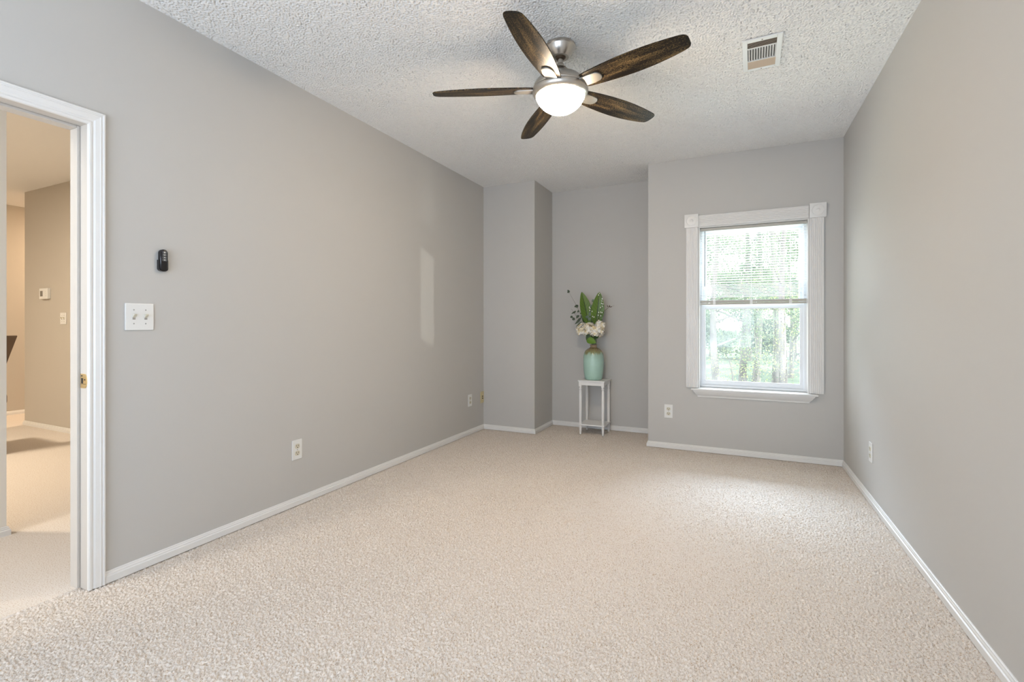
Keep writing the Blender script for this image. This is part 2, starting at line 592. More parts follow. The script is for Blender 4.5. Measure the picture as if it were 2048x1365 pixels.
# ------------------------------------------------------------------ walls
T = 0.12
DY0, DY1, DZ = 0.20, 1.02, 1.885     # door opening faces
bm = nb()
box(bm, XL - T, XL, YB, DY0 - 0.018, 0, H)
box(bm, XL - T, XL, DY1 + 0.018, YC + 0.02, 0, H)
box(bm, XL - T, XL, DY0 - 0.018, DY1 + 0.018, DZ + 0.018, H)
struct('wall_left', bm, 'wall', 'long greige wall on the left with the doorway', 'wall')
struct('wall_bump_out', BX(XL - T, XC, YC, YN + T, 0, H), 'wall', 'boxed-out greige wall section left of the alcove', 'wall')
struct('wall_alcove', BX(XC, XN + T, YN, YN + T, 0, H), 'wall', 'greige back wall of the alcove behind the plant stand', 'wall')
WX0, WX1, WZ0, WZ1 = -0.293, 0.507, 0.535, 1.903   # window opening
bm = nb()
WT = 0.17
box(bm, XN, WX0, YW, YW + WT, 0, H)
box(bm, WX1, XR + T, YW, YW + WT, 0, H)
box(bm, WX0, WX1, YW, YW + WT, 0, WZ0)
box(bm, WX0, WX1, YW, YW + WT, WZ1, H)
box(bm, XN, XN + T, YW + WT, YN, 0, H)
struct('wall_front', bm, 'wall', 'greige wall that holds the window', 'wall')
struct('wall_right', BX(XR, XR + T, YB, YW, 0, H), 'wall', 'long greige wall on the right', 'wall')
struct('wall_back', BX(XL - T, XR + T, YB - T, YB, 0, H), 'wall', 'greige wall behind the viewer', 'wall')
# hall beyond the doorway
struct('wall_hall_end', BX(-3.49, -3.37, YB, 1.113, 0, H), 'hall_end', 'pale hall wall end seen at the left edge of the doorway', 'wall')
struct('wall_hall_side', BX(-6.93, XL - T, 2.43, 2.55, 0, H), 'hall_wall', 'beige hall wall carrying the thermostat', 'wall')
struct('wall_landing', BX(-7.95, -7.83, YB, 5.0, 0, H), 'hall_wall', 'warm beige wall at the far end of the hall', 'wall')
struct('wall_hall_back', BX(-7.83, -3.49, YB - T, YB, 0, H), 'hall_wall', 'beige wall closing the near side of the hall', 'wall')
struct('wall_landing_side', BX(-7.83, -6.93, 4.88, 5.0, 0, H), 'hall_wall', 'beige wall closing the landing past the hall corner', 'wall')
struct('wall_landing_return', BX(-6.93, -6.81, 2.55, 5.0, 0, H), 'hall_wall', 'beige wall returning behind the thermostat wall', 'wall')

# ------------------------------------------------------------------ baseboards
BP = [(0, 0), (0.013, 0), (0.013, 0.027), (0.009, 0.030), (0.009, 0.036), (0.006, 0.0405), (0.006, 0.0445), (0.003, 0.047), (0, 0.047)]


def baseboard(name, A, B, n, e0, e1, label, pr=None):
    """A->B along the wall foot, n = into the room, e = +1 outside corner, -1 inside corner, 0 square"""
    A, B, n = Vector((*A, 0)), Vector((*B, 0)), Vector((*n, 0))
    d = (B - A).normalized()
    bm = nb()
    pr = pr or BP
    P0 = [bm.verts.new(A + n * t - d * (e0 * t) + Vector((0, 0, z))) for t, z in pr]
    P1 = [bm.verts.new(B + n * t + d * (e1 * t) + Vector((0, 0, z))) for t, z in pr]
    bm.faces.new(P0); bm.faces.new(P1[::-1])
    k = len(pr)
    for i in range(k):
        bm.faces.new((P0[i], P0[(i + 1) % k], P1[(i + 1) % k], P1[i]))
    return struct(name, bm, 'trim', label, 'baseboard')


baseboard('baseboard_left', (XL, 1.077), (XL, YC), (1, 0), 0, -1, 'white baseboard along the left wall from doorway to corner')
baseboard('baseboard_left_rear', (XL, YB), (XL, 0.143), (1, 0), -1, 0, 'white baseboard of the left wall behind the doorway')
baseboard('baseboard_bump_out', (XL, YC), (XC, YC), (0, -1), -1, 1, 'short white baseboard under the boxed-out wall section')
baseboard('baseboard_bump_out_side', (XC, YC), (XC, YN), (1, 0), 1, -1, 'white baseboard on the left side of the alcove')
baseboard('baseboard_alcove', (XC, YN), (XN, YN), (0, -1), -1, -1, 'white baseboard across the back of the alcove')
baseboard('baseboard_alcove_right', (XN, YN), (XN, YW), (-1, 0), -1, 1, 'white baseboard on the right side of the alcove')
baseboard('baseboard_front', (XN, YW), (XR, YW), (0, -1), 1, -1, 'white baseboard under the window')
baseboard('baseboard_right', (XR, YW), (XR, YB), (-1, 0), -1, -1, 'white baseboard along the right wall')
baseboard('baseboard_hall_end', (-3.37, YB), (-3.37, 1.113), (1, 0), 0, 1, 'white baseboard on the pale hall wall end')
baseboard('baseboard_hall_end_cap', (-3.37, 1.113), (-3.49, 1.113), (0, 1), 1, 1, 'white baseboard wrapped round the hall wall end')
baseboard('baseboard_hall_side', (-6.93, 2.43), (XL - T, 2.43), (0, -1), 1, 0, 'white baseboard under the thermostat')
baseboard('baseboard_landing', (-7.83, YB), (-7.83, 4.88), (1, 0), 0, 0, 'white baseboard at the far end of the hall')

# ------------------------------------------------------------------ doorway 1: jamb, stop, casing, strike plate
CP = [(0.0, 0.0), (0.0, 0.010), (0.004, 0.0125), (0.010, 0.0125), (0.013, 0.0095), (0.017, 0.0095), (0.022, 0.0135),
      (0.036, 0.0155), (0.040, 0.0175), (0.0425, 0.0145), (0.046, 0.0145), (0.049, 0.018), (0.053, 0.018), (0.057, 0.013), (0.057, 0.0)]
door = thing('door_1', 'open doorway with white moulded casing in the left wall', 'doorway', (0, 0, 0), kind='structure')


def casing_set(parent, x, sgn, y0, y1, z1, m='trim'):
    # each leg: profile (t = distance out from the opening, p = projection off the wall), mitred at the top
    for side, yy, s in ((0, y0, -1), (1, y1, 1)):
        bm = nb()
        lo = [bm.verts.new((x + sgn * p, yy + s * t, 0.0)) for t, p in CP]
        hi = [bm.verts.new((x + sgn * p, yy + s * t, z1 + t)) for t, p in CP]
        k = len(CP)
        for i in range(k):
            bm.faces.new((lo[i], lo[(i + 1) % k], hi[(i + 1) % k], hi[i]))
        bm.faces.new(lo); bm.faces.new(hi[::-1])
        obj('side_casing', bm, m, parent)
    bm = nb()
    a = [bm.verts.new((x + sgn * p, y0 - t, z1 + t)) for t, p in CP]
    b = [bm.verts.new((x + sgn * p, y1 + t, z1 + t)) for t, p in CP]
    k = len(CP)
    for i in range(k):
        bm.faces.new((a[i], a[(i + 1) % k], b[(i + 1) % k], b[i]))
    bm.faces.new(a); bm.faces.new(b[::-1])
    obj('head_casing', bm, m, parent)


casing_set(door, XL, 1, DY0, DY1, DZ)
casing_set(door, XL - T, -1, DY0, DY1, DZ)
obj('side_jamb', BX(XL - T, XL, DY1, DY1 + 0.018, 0, DZ + 0.018), 'jamb', door)
obj('side_jamb', BX(XL - T, XL, DY0 - 0.018, DY0, 0, DZ + 0.018), 'jamb', door)
obj('head_jamb', BX(XL - T, XL, DY0, DY1, DZ, DZ + 0.018), 'jamb', door)
SX0, SX1 = XL - T + 0.012, XL - 0.052
obj('door_stop', BX(SX0, SX1, DY1 - 0.011, DY1, 0, DZ, bevel=0.003), 'jamb', door)
obj('door_stop', BX(SX0, SX1, DY0, DY0 + 0.011, 0, DZ, bevel=0.003), 'jamb', door)
obj('door_stop', BX(SX0, SX1, DY0 + 0.011, DY1 - 0.011, DZ - 0.011, DZ, bevel=0.003), 'jamb', door)
# strike plate
bm = nb()
pts = []
zc = 0.845
for a in range(-90, 91, 15):
    pts.append((XL - 0.014 + 0.017 * math.cos(rad(a)) - 0.001, zc + 0.029 * math.sin(rad(a))))
pts += [(XL - 0.046, zc + 0.029), (XL - 0.046, zc - 0.029)]
prism(bm, pts, DY1 - 0.0025, DY1 + 0.001, 'XZ')
sp = obj('strike_plate', bm, 'brass', door)
sp['label'] = 'brass strike plate on the doorway jamb'
obj('latch_hole', BX(XL - 0.040, XL - 0.026, DY1 - 0.0032, DY1 - 0.002, zc - 0.010, zc + 0.012, bevel=0.0004), 'slot', sp)
for dz, dx in ((0.021, -0.035), (0.006, -0.012)):
    obj('screw_hole', lathe(nb(), [(0, -0.001), (0.003, -0.001), (0.003, 0.001), (0, 0.001)], 12, (XL + dx, DY1 - 0.0027, zc + dz), 'Y'), 'slot', sp)
obj('plate_seam', BX(XL - 0.044, XL - 0.002, DY1 - 0.0032, DY1 - 0.0022, zc - 0.0125, zc - 0.011), 'dark_bolt', sp)

# ------------------------------------------------------------------ window
win = thing('window_1', 'white single-hung window with fluted casing and corner blocks', 'window', (0, 0, 0), kind='structure')


def fluted(width, depth, n=6):
    pts = [(0, 0), (0, depth * 0.8), (0.004, depth)]
    w0 = width - 0.016
    for i in range(n):
        u0 = 0.008 + w0 * i / n
        u1 = 0.008 + w0 * (i + 1) / n
        g = (u1 - u0)
        pts += [(u0 + g * 0.15, depth), (u0 + g * 0.35, depth - 0.0045), (u0 + g * 0.65, depth - 0.0045), (u0 + g * 0.85, depth)]
    pts += [(width - 0.004, depth), (width, depth * 0.8), (width, 0)]
    return pts


CW, CD = 0.096, 0.019
fl = fluted(CW, CD)
for x0 in (WX0 - CW - 0.004, WX1 + 0.004):
    bm = nb()
    prism(bm, [(x0 + u, YW - v) for u, v in fl], 0.541 if x0 < 0 else 0.541, 1.900, 'XY')
    obj('side_casing', bm, 'trim', win)
bm = nb()
prism(bm, [(YW - v, 1.906 + u) for u, v in fluted(0.094, CD)], WX0 + 0.001, WX1 - 0.001, 'YZ')
obj('head_casing', bm, 'trim', win)
for xc in (WX0 - 0.056, WX1 + 0.058):
    bm = nb()
    box(bm, xc - 0.056, xc + 0.056, YW - 0.027, YW, 1.901, 2.013, bevel=0.003)
    lathe(bm, [(0.046, 0.0), (0.045, 0.003), (0.040, 0.0035), (0.037, 0.0), (0.033, -0.001), (0.026, 0.0015), (0.018, 0.0), (0.014, 0.001), (0.010, 0.0045), (0.004, 0.006), (0, 0.006)],
          36, (xc, YW - 0.0265, 1.957), 'Y')
    obj('corner_block', bm, 'trim', win, smooth=True)
# stool and apron
obj('stool', BX(-0.352, 0.566, YW - 0.052, YW + 0.10, 0.523, 0.537, bevel=0.004), 'trim', win)
bm = nb()
ap = [(-0.338, 0.548, 0.042, 0.523), (-0.332, 0.542, 0.040, 0.512), (-0.318, 0.528, 0.028, 0.492), (-0.302, 0.512, 0.012, 0.474), (-0.300, 0.510, 0.010, 0.464)]
rings = []
for xa, xb, p, z in ap:
    rings.append([bm.verts.new(c) for c in ((xa, YW, z), (xa, YW - p, z), (xb, YW - p, z), (xb, YW, z))])
for A, B in zip(rings, rings[1:]):
    for i in range(4):
        bm.faces.new((A[i], A[(i + 1) % 4], B[(i + 1) % 4], B[i]))
bm.faces.new(rings[0]); bm.faces.new(rings[-1][::-1])
obj('apron', bm, 'trim', win)
# reveal boards lining the opening
bm = nb()
box(bm, WX0, WX0 + 0.006, YW - 0.001, YW + WT, WZ0, WZ1)
box(bm, WX1 - 0.006, WX1, YW - 0.001, YW + WT, WZ0, WZ1)
box(bm, WX0 + 0.006, WX1 - 0.006, YW - 0.001, YW + WT, WZ1 - 0.006, WZ1)
box(bm, WX0 + 0.006, WX1 - 0.006, YW + 0.1, YW + WT, WZ0 - 0.004, WZ0 + 0.006)
obj('reveal_lining', bm, 'trim', win)
# vinyl frame with tracks
FX0, FX1, FZ0, FZ1 = WX0 + 0.006, WX1 - 0.006, WZ0 + 0.006, WZ1 - 0.006
bm = nb()
for a, b in ((FX0, FX0 + 0.016), (FX1 - 0.016, FX1)):
    box(bm, a, b, YW + 0.085, YW + 0.16, FZ0, FZ1)
box(bm, FX0 + 0.016, FX1 - 0.016, YW + 0.085, YW + 0.16, FZ0, FZ0 + 0.018)
box(bm, FX0 + 0.016, FX1 - 0.016, YW + 0.085, YW + 0.16, FZ1 - 0.018, FZ1)
# thin track fins
for a in (FX0 + 0.016, FX1 - 0.019):
    box(bm, a, a + 0.003, YW + 0.087, YW + 0.091, FZ0 + 0.018, FZ1 - 0.018)
obj('window_frame', bm, 'vinyl', win)


def sash(name, x0, x1, z0, z1, y0, y1, sw, bot, top, glass, parent):
    bm = nb()
    box(bm, x0, x0 + sw, y0, y1, z0, z1, bevel=0.002)
    box(bm, x1 - sw, x1, y0, y1, z0, z1, bevel=0.002)
    box(bm, x0 + sw - 0.001, x1 - sw + 0.001, y0, y1, z0, z0 + bot, bevel=0.002)
    box(bm, x0 + sw - 0.001, x1 - sw + 0.001, y0, y1, z1 - top, z1, bevel=0.002)
    # glazing bead
    g = 0.006
    a0, a1, b0, b1 = x0 + sw, x1 - sw, z0 + bot, z1 - top
    ym = (y0 + y1) / 2
    box(bm, a0 - 0.001, a0 + g, ym - 0.006, ym + 0.006, b0, b1)
    box(bm, a1 - g, a1 + 0.001, ym - 0.006, ym + 0.006, b0, b1)
    box(bm, a0 + g, a1 - g, ym - 0.006, ym + 0.006, b0 - 0.001, b0 + g)
    box(bm, a0 + g, a1 - g, ym - 0.006, ym + 0.006, b1 - g, b1 + 0.001)
    s = obj(name, bm, 'vinyl', parent)
    obj('glass_pane', BX(a0 + 0.002, a1 - 0.002, ym - 0.002, ym + 0.002, b0 + 0.002, b1 - 0.002), glass, s)
    return s


IX0, IX1 = FX0 + 0.019, FX1 - 0.019
ls = sash('lower_sash', IX0, IX1, FZ0 + 0.020, 1.240, YW + 0.096, YW + 0.122, 0.018, 0.030, 0.026, 'glass_hazy', win)
sash('upper_sash', IX0, IX1, 1.222, FZ1 - 0.019, YW + 0.126, YW + 0.150, 0.024, 0.028, 0.026, 'glass_clear', win)
# dried drip streaks on the lower pane
rs = random.Random(3)
bm = nb()
yg = YW + 0.1045
for (u, z0, z1) in ((0.283, 0.86, 1.185), (0.278, 0.80, 0.90), (0.325, 1.07, 1.185), (0.352, 1.06, 1.18), (0.346, 0.82, 1.10), (0.366, 0.66, 0.98), (0.316, 0.64, 0.86), (0.36, 0.62, 0.74)):
    n = max(3, int((z1 - z0) / 0.012))
    for i in range(n):
        if rs.random() < 0.30:
            continue
        z = z0 + (z1 - z0) * i / n
        dx = rs.uniform(-0.0015, 0.0015)
        box(bm, u + dx - 0.0012, u + dx + 0.0012, yg - 0.0008, yg, z, z + 0.010)
o = obj('drip_streak', bm, 'drip', ls)
o['kind'] = 'stuff'
o['label'] = 'dark dried drip streaks on the lower pane'

# ------------------------------------------------------------------ mini blind
blind = thing('mini_blind', 'white horizontal mini blind lowered over the upper half of the window', 'blind', (0.107, YW + 0.045, 1.24))
BX0, BX1 = FX0 - 0.107 + 0.004, FX1 - 0.107 - 0.004
obj('headrail', BX(BX0, BX1, -0.014, 0.014, 0.633, 0.655, bevel=0.002), 'rail', blind)
slat_bm = nb()
sec = [(-0.0125, -0.0012), (-0.006, 0.0006), (0.0, 0.0012), (0.006, 0.0006), (0.0125, -0.0012)]
A = [slat_bm.verts.new((BX0 + 0.001, y, z)) for y, z in sec]
B = [slat_bm.verts.new((BX1 - 0.001, y, z)) for y, z in sec]
A2 = [slat_bm.verts.new((BX0 + 0.001, y, z - 0.0005)) for y, z in sec]
B2 = [slat_bm.verts.new((BX1 - 0.001, y, z - 0.0005)) for y, z in sec]
for i in range(4):
    slat_bm.faces.new((A[i], A[i + 1], B[i + 1], B[i]))
    slat_bm.faces.new((A2[i], A2[i + 1], B2[i + 1], B2[i]))
slat_bm.faces.new((A[0], A2[0], B2[0], B[0])); slat_bm.faces.new((A[4], A2[4], B2[4], B[4]))
slat0 = obj('slat', slat_bm, 'blind', blind, smooth=True)
zs = []
z = 0.622
while z > 0.185:
    zs.append(z); z -= 0.0205
while z > 0.056:
    zs.append(z); z -= 0.0128
for i, z in enumerate(zs):
    s = slat0 if i == 0 else slat0.copy()
    if i:
        COL.objects.link(s); s.parent = blind
    s.location = (0, 0, z)
    s.rotation_euler = (rad(-2 if z > 0.19 else 3), 0, 0)
bm = nb()
box(bm, BX0, BX1, -0.013, 0.013, 0.021, 0.041, bevel=0.002)
box(bm, BX0, BX1, -0.012, 0.012, 0.003, 0.018, bevel=0.002)
obj('bottom_rail', bm, 'rail', blind)
for x in (-0.28, 0.0, 0.28):
    bm = nb()
    for y in (-0.0135, 0.0135):
        tube(bm, [(x, y, 0.03), (x, y, 0.64)], 0.0006, 5)
    obj('ladder_cord', bm, 'blind', blind)
    obj('rail_clip', BX(x - 0.010, x + 0.010, -0.0165, -0.012, 0.006, 0.044, bevel=0.001), 'plastic', blind)
tb = tube(nb(), [(BX0 + 0.038, -0.022, 0.628), (BX0 + 0.036, -0.022, 0.16)], 0.0028, 8)
obj('tilt_wand', tb, mat('smoky_wand', (0.12, 0.12, 0.12), 0.3), blind, smooth=True)


# ------------------------------------------------------------------ electrical plates
def face_rot(n):
    """rotation so local -Y (front) faces n (in XY)"""
    return math.atan2(n[1], n[0]) + PI / 2


def outlet(label, loc, n, first=[None]):
    if first[0] is None:
        t = thing('wall_outlet', label, 'outlet', loc, face_rot(n), 'duplex outlets low on the walls')
        bm = BX(-0.035, 0.035, -0.006, 0, -0.0585, 0.0585, bevel=0.0025)
        obj('cover_plate', bm, 'plastic', t)
        for s in (1, -1):
            bm = nb()
            pts = []
            for k in range(24):
                a = 2 * PI * k / 24
                pts.append((0.0170 * math.cos(a), max(-0.0135, min(0.0135, 0.0170 * math.sin(a))) + s * 0.0205))
            prism(bm, pts, -0.0085, -0.005, 'XZ')
            rc = obj('receptacle', bm, 'ivory', t)
            bm = nb()
            box(bm, -0.0085, -0.0060, -0.0090, -0.0083, s * 0.0205 - 0.001, s * 0.0205 + 0.008)
            box(bm, 0.0055, 0.0080, -0.0090, -0.0083, s * 0.0205 - 0.001, s * 0.0205 + 0.007)
            lathe(bm, [(0, -0.0003), (0.0030, -0.0003), (0.0030, 0.0003), (0, 0.0003)], 10, (0, -0.0087, s * 0.0205 - 0.0075), 'Y')
            obj('slots', bm, 'slot', rc)
        obj('screw', lathe(nb(), [(0, 0.0015), (0.0025, 0.0015), (0.003, 0.0), (0.003, -0.001), (0, -0.001)], 12, (0, -0.0065, 0), 'Y'), 'screw', t)
        first[0] = t
        return t
    return dup(first[0], loc, (0, 0, face_rot(n)), label)


outlet('white duplex outlet low on the left wall, nearest the doorway', (XL, 2.036, 0.330), (1, 0))
outlet('white duplex outlet on the left wall next to the yellowed jack plate', (XL, 4.078, 0.332), (1, 0))
outlet('white duplex outlet under the window, left of it', (-0.538, YW, 0.322), (0, -1))
outlet('white duplex outlet low on the right wall', (XR, 3.528, 0.306), (-1, 0))

t = thing('jack_plate', 'yellowed almond jack plate beside the corner of the left wall', 'wall plate', (XL, 4.325, 0.330), face_rot((1, 0)))
obj('cover_plate', BX(-0.033, 0.033, -0.006, 0, -0.058, 0.058, bevel=0.002), 'almond', t)
for z in (0.010, -0.010):
    obj('jack', lathe(nb(), [(0, 0.008), (0.004, 0.008), (0.0055, 0.004), (0.0055, -0.001), (0, -0.001)], 14, (0, -0.0065, z), 'Y'), 'slot', t)


def switch_plate(label, loc, n, wdt, hgt, gangs, pitch, m='plastic'):
    t = thing('switch_plate', label, 'light switch', loc, face_rot(n))
    obj('cover_plate', BX(-wdt / 2, wdt / 2, -0.007, 0, -hgt / 2, hgt / 2, bevel=0.003), m, t)
    for g in range(gangs):
        x = (g - (gangs - 1) / 2) * pitch
        bm = nb()
        prism(bm, [(-0.007, -0.004), (-0.007, 0.011), (-0.021, 0.0125), (-0.0215, 0.008)], x - 0.0047, x + 0.0047, 'YZ')
        tg = obj('toggle', bm, 'ivory', t)
        obj('toggle_slot', BX(x - 0.0055, x + 0.0055, -0.0078, -0.0065, -0.0125, -0.003), mat('toggle_shade', (0.35, 0.33, 0.3), 0.5), t)
        for z in (0.030, -0.030):
            obj('screw', lathe(nb(), [(0, 0.001), (0.0025, 0.001), (0.003, 0), (0.003, -0.001), (0, -0.001)], 12, (x, -0.0072, z), 'Y'), 'screw', t)
    return t


switch_plate('large white two-toggle switch plate beside the doorway', (XL, 1.2055, 1.1085), (1, 0), 0.111, 0.117, 2, 0.046)
switch_plate('small white two-toggle switch plate on the hall wall below the thermostat', (-6.10, 2.43, 1.137), (0, -1), 0.115, 0.117, 2, 0.046)

t = thing('thermostat', 'small off-white thermostat on the hall wall', 'thermostat', (-6.445, 2.43, 1.395), 0)
obj('body', BX(-0.085, 0.085, -0.03, 0, -0.055, 0.055, bevel=0.006), 'plastic', t)
obj('screen', BX(-0.060, -0.010, -0.0315, -0.029, -0.028, 0.028), 'lcd', t)
bm = nb()
for k in range(3):
    box(bm, 0.02, 0.06, -0.0325, -0.029, -0.03 + k * 0.022, -0.018 + k * 0.022, bevel=0.001)
obj('keypad', bm, 'plastic', t)

# ------------------------------------------------------------------ fan remote in its wall cradle
RY, RZ0 = 1.296, 1.316
cr_ = thing('remote_cradle', 'glossy black wall cradle holding the fan remote', 'remote holder', (XL, RY, RZ0), face_rot((1, 0)))
bm = nb()
outl = []
for k in range(13):
    a = PI + PI * k / 12
    outl.append((0.0190 * math.cos(a), 0.013 + 0.013 * math.sin(a)))
out_in = [(u * 0.905, 0.013 + (v - 0.013) * 0.8) for u, v in outl]
# back shell, plus U-shaped rim
prism(bm, outl + [(0.0190, 0.052), (-0.0190, 0.052)], -0.004, 0.0, 'XZ')
rim = outl + [(0.0190, 0.052)] + [(0.0172, 0.052)] + out_in[::-1] + [(-0.0172, 0.052), (-0.0190, 0.052)]
prism(bm, rim, -0.017, -0.004, 'XZ')
obj('holder_shell', bm, 'black', cr_)
rm = thing('remote_control', 'slim black fan remote with four white-symbol buttons standing in its cradle', 'remote', (XL + 0.0045, RY, RZ0 + 0.004), face_rot((1, 0)))
bm = nb()
pts = [(-0.0165, 0.008), (-0.009, 0.0), (0.009, 0.0), (0.0165, 0.008), (0.0165, 0.080)]
for k in range(1, 9):
    a = PI * k / 9
    pts.append((0.0165 * math.cos(a), 0.080 + 0.0165 * math.sin(a)))
pts.append((-0.0165, 0.080))
prism(bm, pts, -0.019, 0.0, 'XZ')
es = [e for e in bm.edges if all(v.co.y < -0.018 for v in e.verts)]
bmesh.ops.bevel(bm, geom=es, offset=0.006, segments=4, profile=0.5, affect='EDGES')
obj('case', bm, 'black', rm, smooth=True)
for k, zz in enumerate((0.082, 0.0705, 0.059, 0.0475)):
    b_ = obj('button', BX(-0.009, 0.009, -0.0203, -0.0185, zz - 0.0049, zz + 0.0049, bevel=0.001), 'button', rm)
    bm = nb()
    if k == 0:      # lamp symbol
        lathe(bm, [(0, 0.0003), (0.0026, 0.0003), (0.0026, -0.0003), (0, -0.0003)], 14, (0, -0.0206, zz + 0.001), 'Y')
        box(bm, -0.0012, 0.0012, -0.0209, -0.0203, zz - 0.0038, zz - 0.001)
    elif k == 1:    # fan symbol
        for q in range(3):
            a = 2 * PI * q / 3 + 0.4
            prism(bm, [(0.0005 * math.cos(a), zz + 0.0005 * math.sin(a)), (0.0042 * math.cos(a - .45), zz + 0.0038 * math.sin(a - .45)), (0.0042 * math.cos(a + .35), zz + 0.0038 * math.sin(a + .35))], -0.0209, -0.0203, 'XZ')
    elif k == 2:
        prism(bm, [(-0.003, zz - 0.002), (0.003, zz - 0.002), (0, zz + 0.003)], -0.0209, -0.0203, 'XZ')
    else:
        prism(bm, [(-0.003, zz + 0.002), (0.003, zz + 0.002), (0, zz - 0.003)], -0.0209, -0.0203, 'XZ')
    obj('symbol', bm, 'icon', b_)

# ------------------------------------------------------------------ ceiling register
t = thing('ceiling_vent', 'white ceiling air register with three louver banks right of the fan', 'air vent', (0.118, 2.824, H), rad(-1.5))
VX, VY = 0.090, 0.162
ix, iy = 0.066, 0.137
bm = nb()
for a in ((-VX, -ix, -VY, VY), (ix, VX, -VY, VY), (-ix, ix, -VY, -iy), (-ix, ix, iy, VY)):
    box(bm, a[0], a[1], a[2], a[3], -0.010, -0.002, bevel=0.0015)
obj('frame', bm, 'vent', t)
obj('duct_opening', BX(-ix, ix, -iy, iy, -0.0035, -0.001), 'duct', t)
ya, yb = -0.077, 0.052
for y in (ya, yb):
    obj('divider', BX(-ix, ix, y - 0.002, y + 0.002, -0.0105, -0.004), 'vent', t)


def louver(name, parent, m, a, b, ang, wid):
    """thin tilted strip from a to b (along x or y)"""
    a, b = Vector(a), Vector(b)
    d = (b - a).normalized()
    s = d.cross(Vector((0, 0, 1)))
    wv = (s * math.cos(ang) + Vector((0, 0, 1)) * math.sin(ang)) * wid / 2
    nn = wv.cross(d).normalized() * 0.0004
    bm = nb()
    q = [a - wv, b - wv, b + wv, a + wv]
    V1 = [bm.verts.new(p + nn) for p in q]; V2 = [bm.verts.new(p - nn) for p in q]
    bm.faces.new(V1); bm.faces.new(V2[::-1])
    for i in range(4):
        bm.faces.new((V1[i], V1[(i + 1) % 4], V2[(i + 1) % 4], V2[i]))
    return obj(name, bm, m, parent)


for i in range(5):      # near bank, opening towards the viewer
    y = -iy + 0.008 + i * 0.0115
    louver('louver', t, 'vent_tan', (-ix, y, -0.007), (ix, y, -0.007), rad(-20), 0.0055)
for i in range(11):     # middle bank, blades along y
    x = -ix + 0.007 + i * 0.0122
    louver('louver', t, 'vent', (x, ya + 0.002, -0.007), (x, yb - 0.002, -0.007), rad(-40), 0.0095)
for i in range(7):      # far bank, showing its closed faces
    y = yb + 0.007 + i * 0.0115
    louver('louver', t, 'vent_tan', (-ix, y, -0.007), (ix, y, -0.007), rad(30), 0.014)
for y in (-0.150, 0.150):
    obj('screw', lathe(nb(), [(0, 0.0015), (0.003, 0.001), (0.0036, 0), (0, 0)], 12, (0.0, y, -0.0115), 'Z'), 'dark_bolt', t)

# ------------------------------------------------------------------ ceiling fan
FXc, FYc = -0.816, 2.317
fan = thing('ceiling_fan', 'brushed nickel ceiling fan with five dark blades and a lit glass bowl', 'ceiling fan', (FXc, FYc, H))
obj('canopy', lathe(nb(), [(0.0, 0.0), (0.074, 0.0), (0.077, -0.004), (0.077, -0.012), (0.073, -0.016), (0.072, -0.018), (0.068, -0.030), (0.058, -0.046), (0.047, -0.058), (0.043, -0.062), (0.030, -0.062), (0.026, -0.056), (0.0, -0.052)], 56), 'nickel', fan, True)
obj('ball_collar', lathe(nb(), [(0.0, -0.050), (0.024, -0.052), (0.026, -0.060), (0.020, -0.070), (0.0145, -0.072), (0.0, -0.072)], 32), 'dark_bolt', fan, True)
obj('downrod', lathe(nb(), [(0.0, -0.06), (0.0125, -0.06), (0.0125, -0.115), (0.0, -0.115)], 24), 'nickel', fan, True)
obj('motor_housing', lathe(nb(), [(0.0, -0.094), (0.017, -0.094), (0.020, -0.100), (0.020, -0.112), (0.034, -0.118), (0.042, -0.128), (0.052, -0.140), (0.078, -0.154), (0.104, -0.170), (0.124, -0.188), (0.134, -0.204), (0.137, -0.214), (0.134, -0.218), (0.0, -0.218)], 64), 'nickel', fan, True)
obj('seam_ring', lathe(nb(), [(0.120, -0.217), (0.139, -0.217), (0.140, -0.221), (0.138, -0.225), (0.120, -0.225)], 64), 'nickel', fan, True)
obj('light_housing', lathe(nb(), [(0.0, -0.224), (0.138, -0.224), (0.142, -0.232), (0.142, -0.240), (0.137, -0.251), (0.130, -0.258), (0.124, -0.260), (0.120, -0.256), (0.0, -0.250)], 64), 'nickel', fan, True)
gp = [(0.1235, -0.256), (0.124, -0.260)]
for k in range(1, 13):
    a = (PI / 2) * k / 12
    gp.append((0.124 * math.cos(a), -0.260 - 0.088 * (math.sin(a) ** 1.35)))
gp[-1] = (0.0, -0.348)
gb = obj('glass_bowl', lathe(nb(), gp, 64), 'bowl', fan, True)
gb['label'] = 'glowing white frosted glass bowl'


def blade_outline(n=26):
    # half widths along the radius; leading (+y) and trailing (-y) edges, squared-off tip
    r0, r1 = 0.138, 0.655
    ku = [0, .1, .2, .35, .5, .65, .8, .9, 1.0]
    kl = [.047, .054, .060, .067, .070, .068, .060, .052, .042]
    kt = [.045, .051, .056, .061, .062, .059, .052, .045, .037]
    top, bot = [], []
    for i in range(n + 1):
        u = i / n
        r = r0 + (r1 - r0) * u
        top.append((r, float(np.interp(u, ku, kl)))); bot.append((r, -float(np.interp(u, ku, kt))))
    for L in (top, bot):
        c = [L[0]] + [(L[i][0], (L[i - 1][1] + 2 * L[i][1] + L[i + 1][1]) / 4) for i in range(1, n)] + [L[-1]]
        L[:] = c
    top[-1] = (r1 - 0.012, 0.042); bot[-1] = (r1 - 0.008, -0.037)
    tip = [(r1 - 0.003, 0.036), (r1 + 0.003, 0.024), (r1 + 0.005, 0.0), (r1 + 0.006, -0.018), (r1 + 0.001, -0.030)]
    return top + tip + bot[::-1]


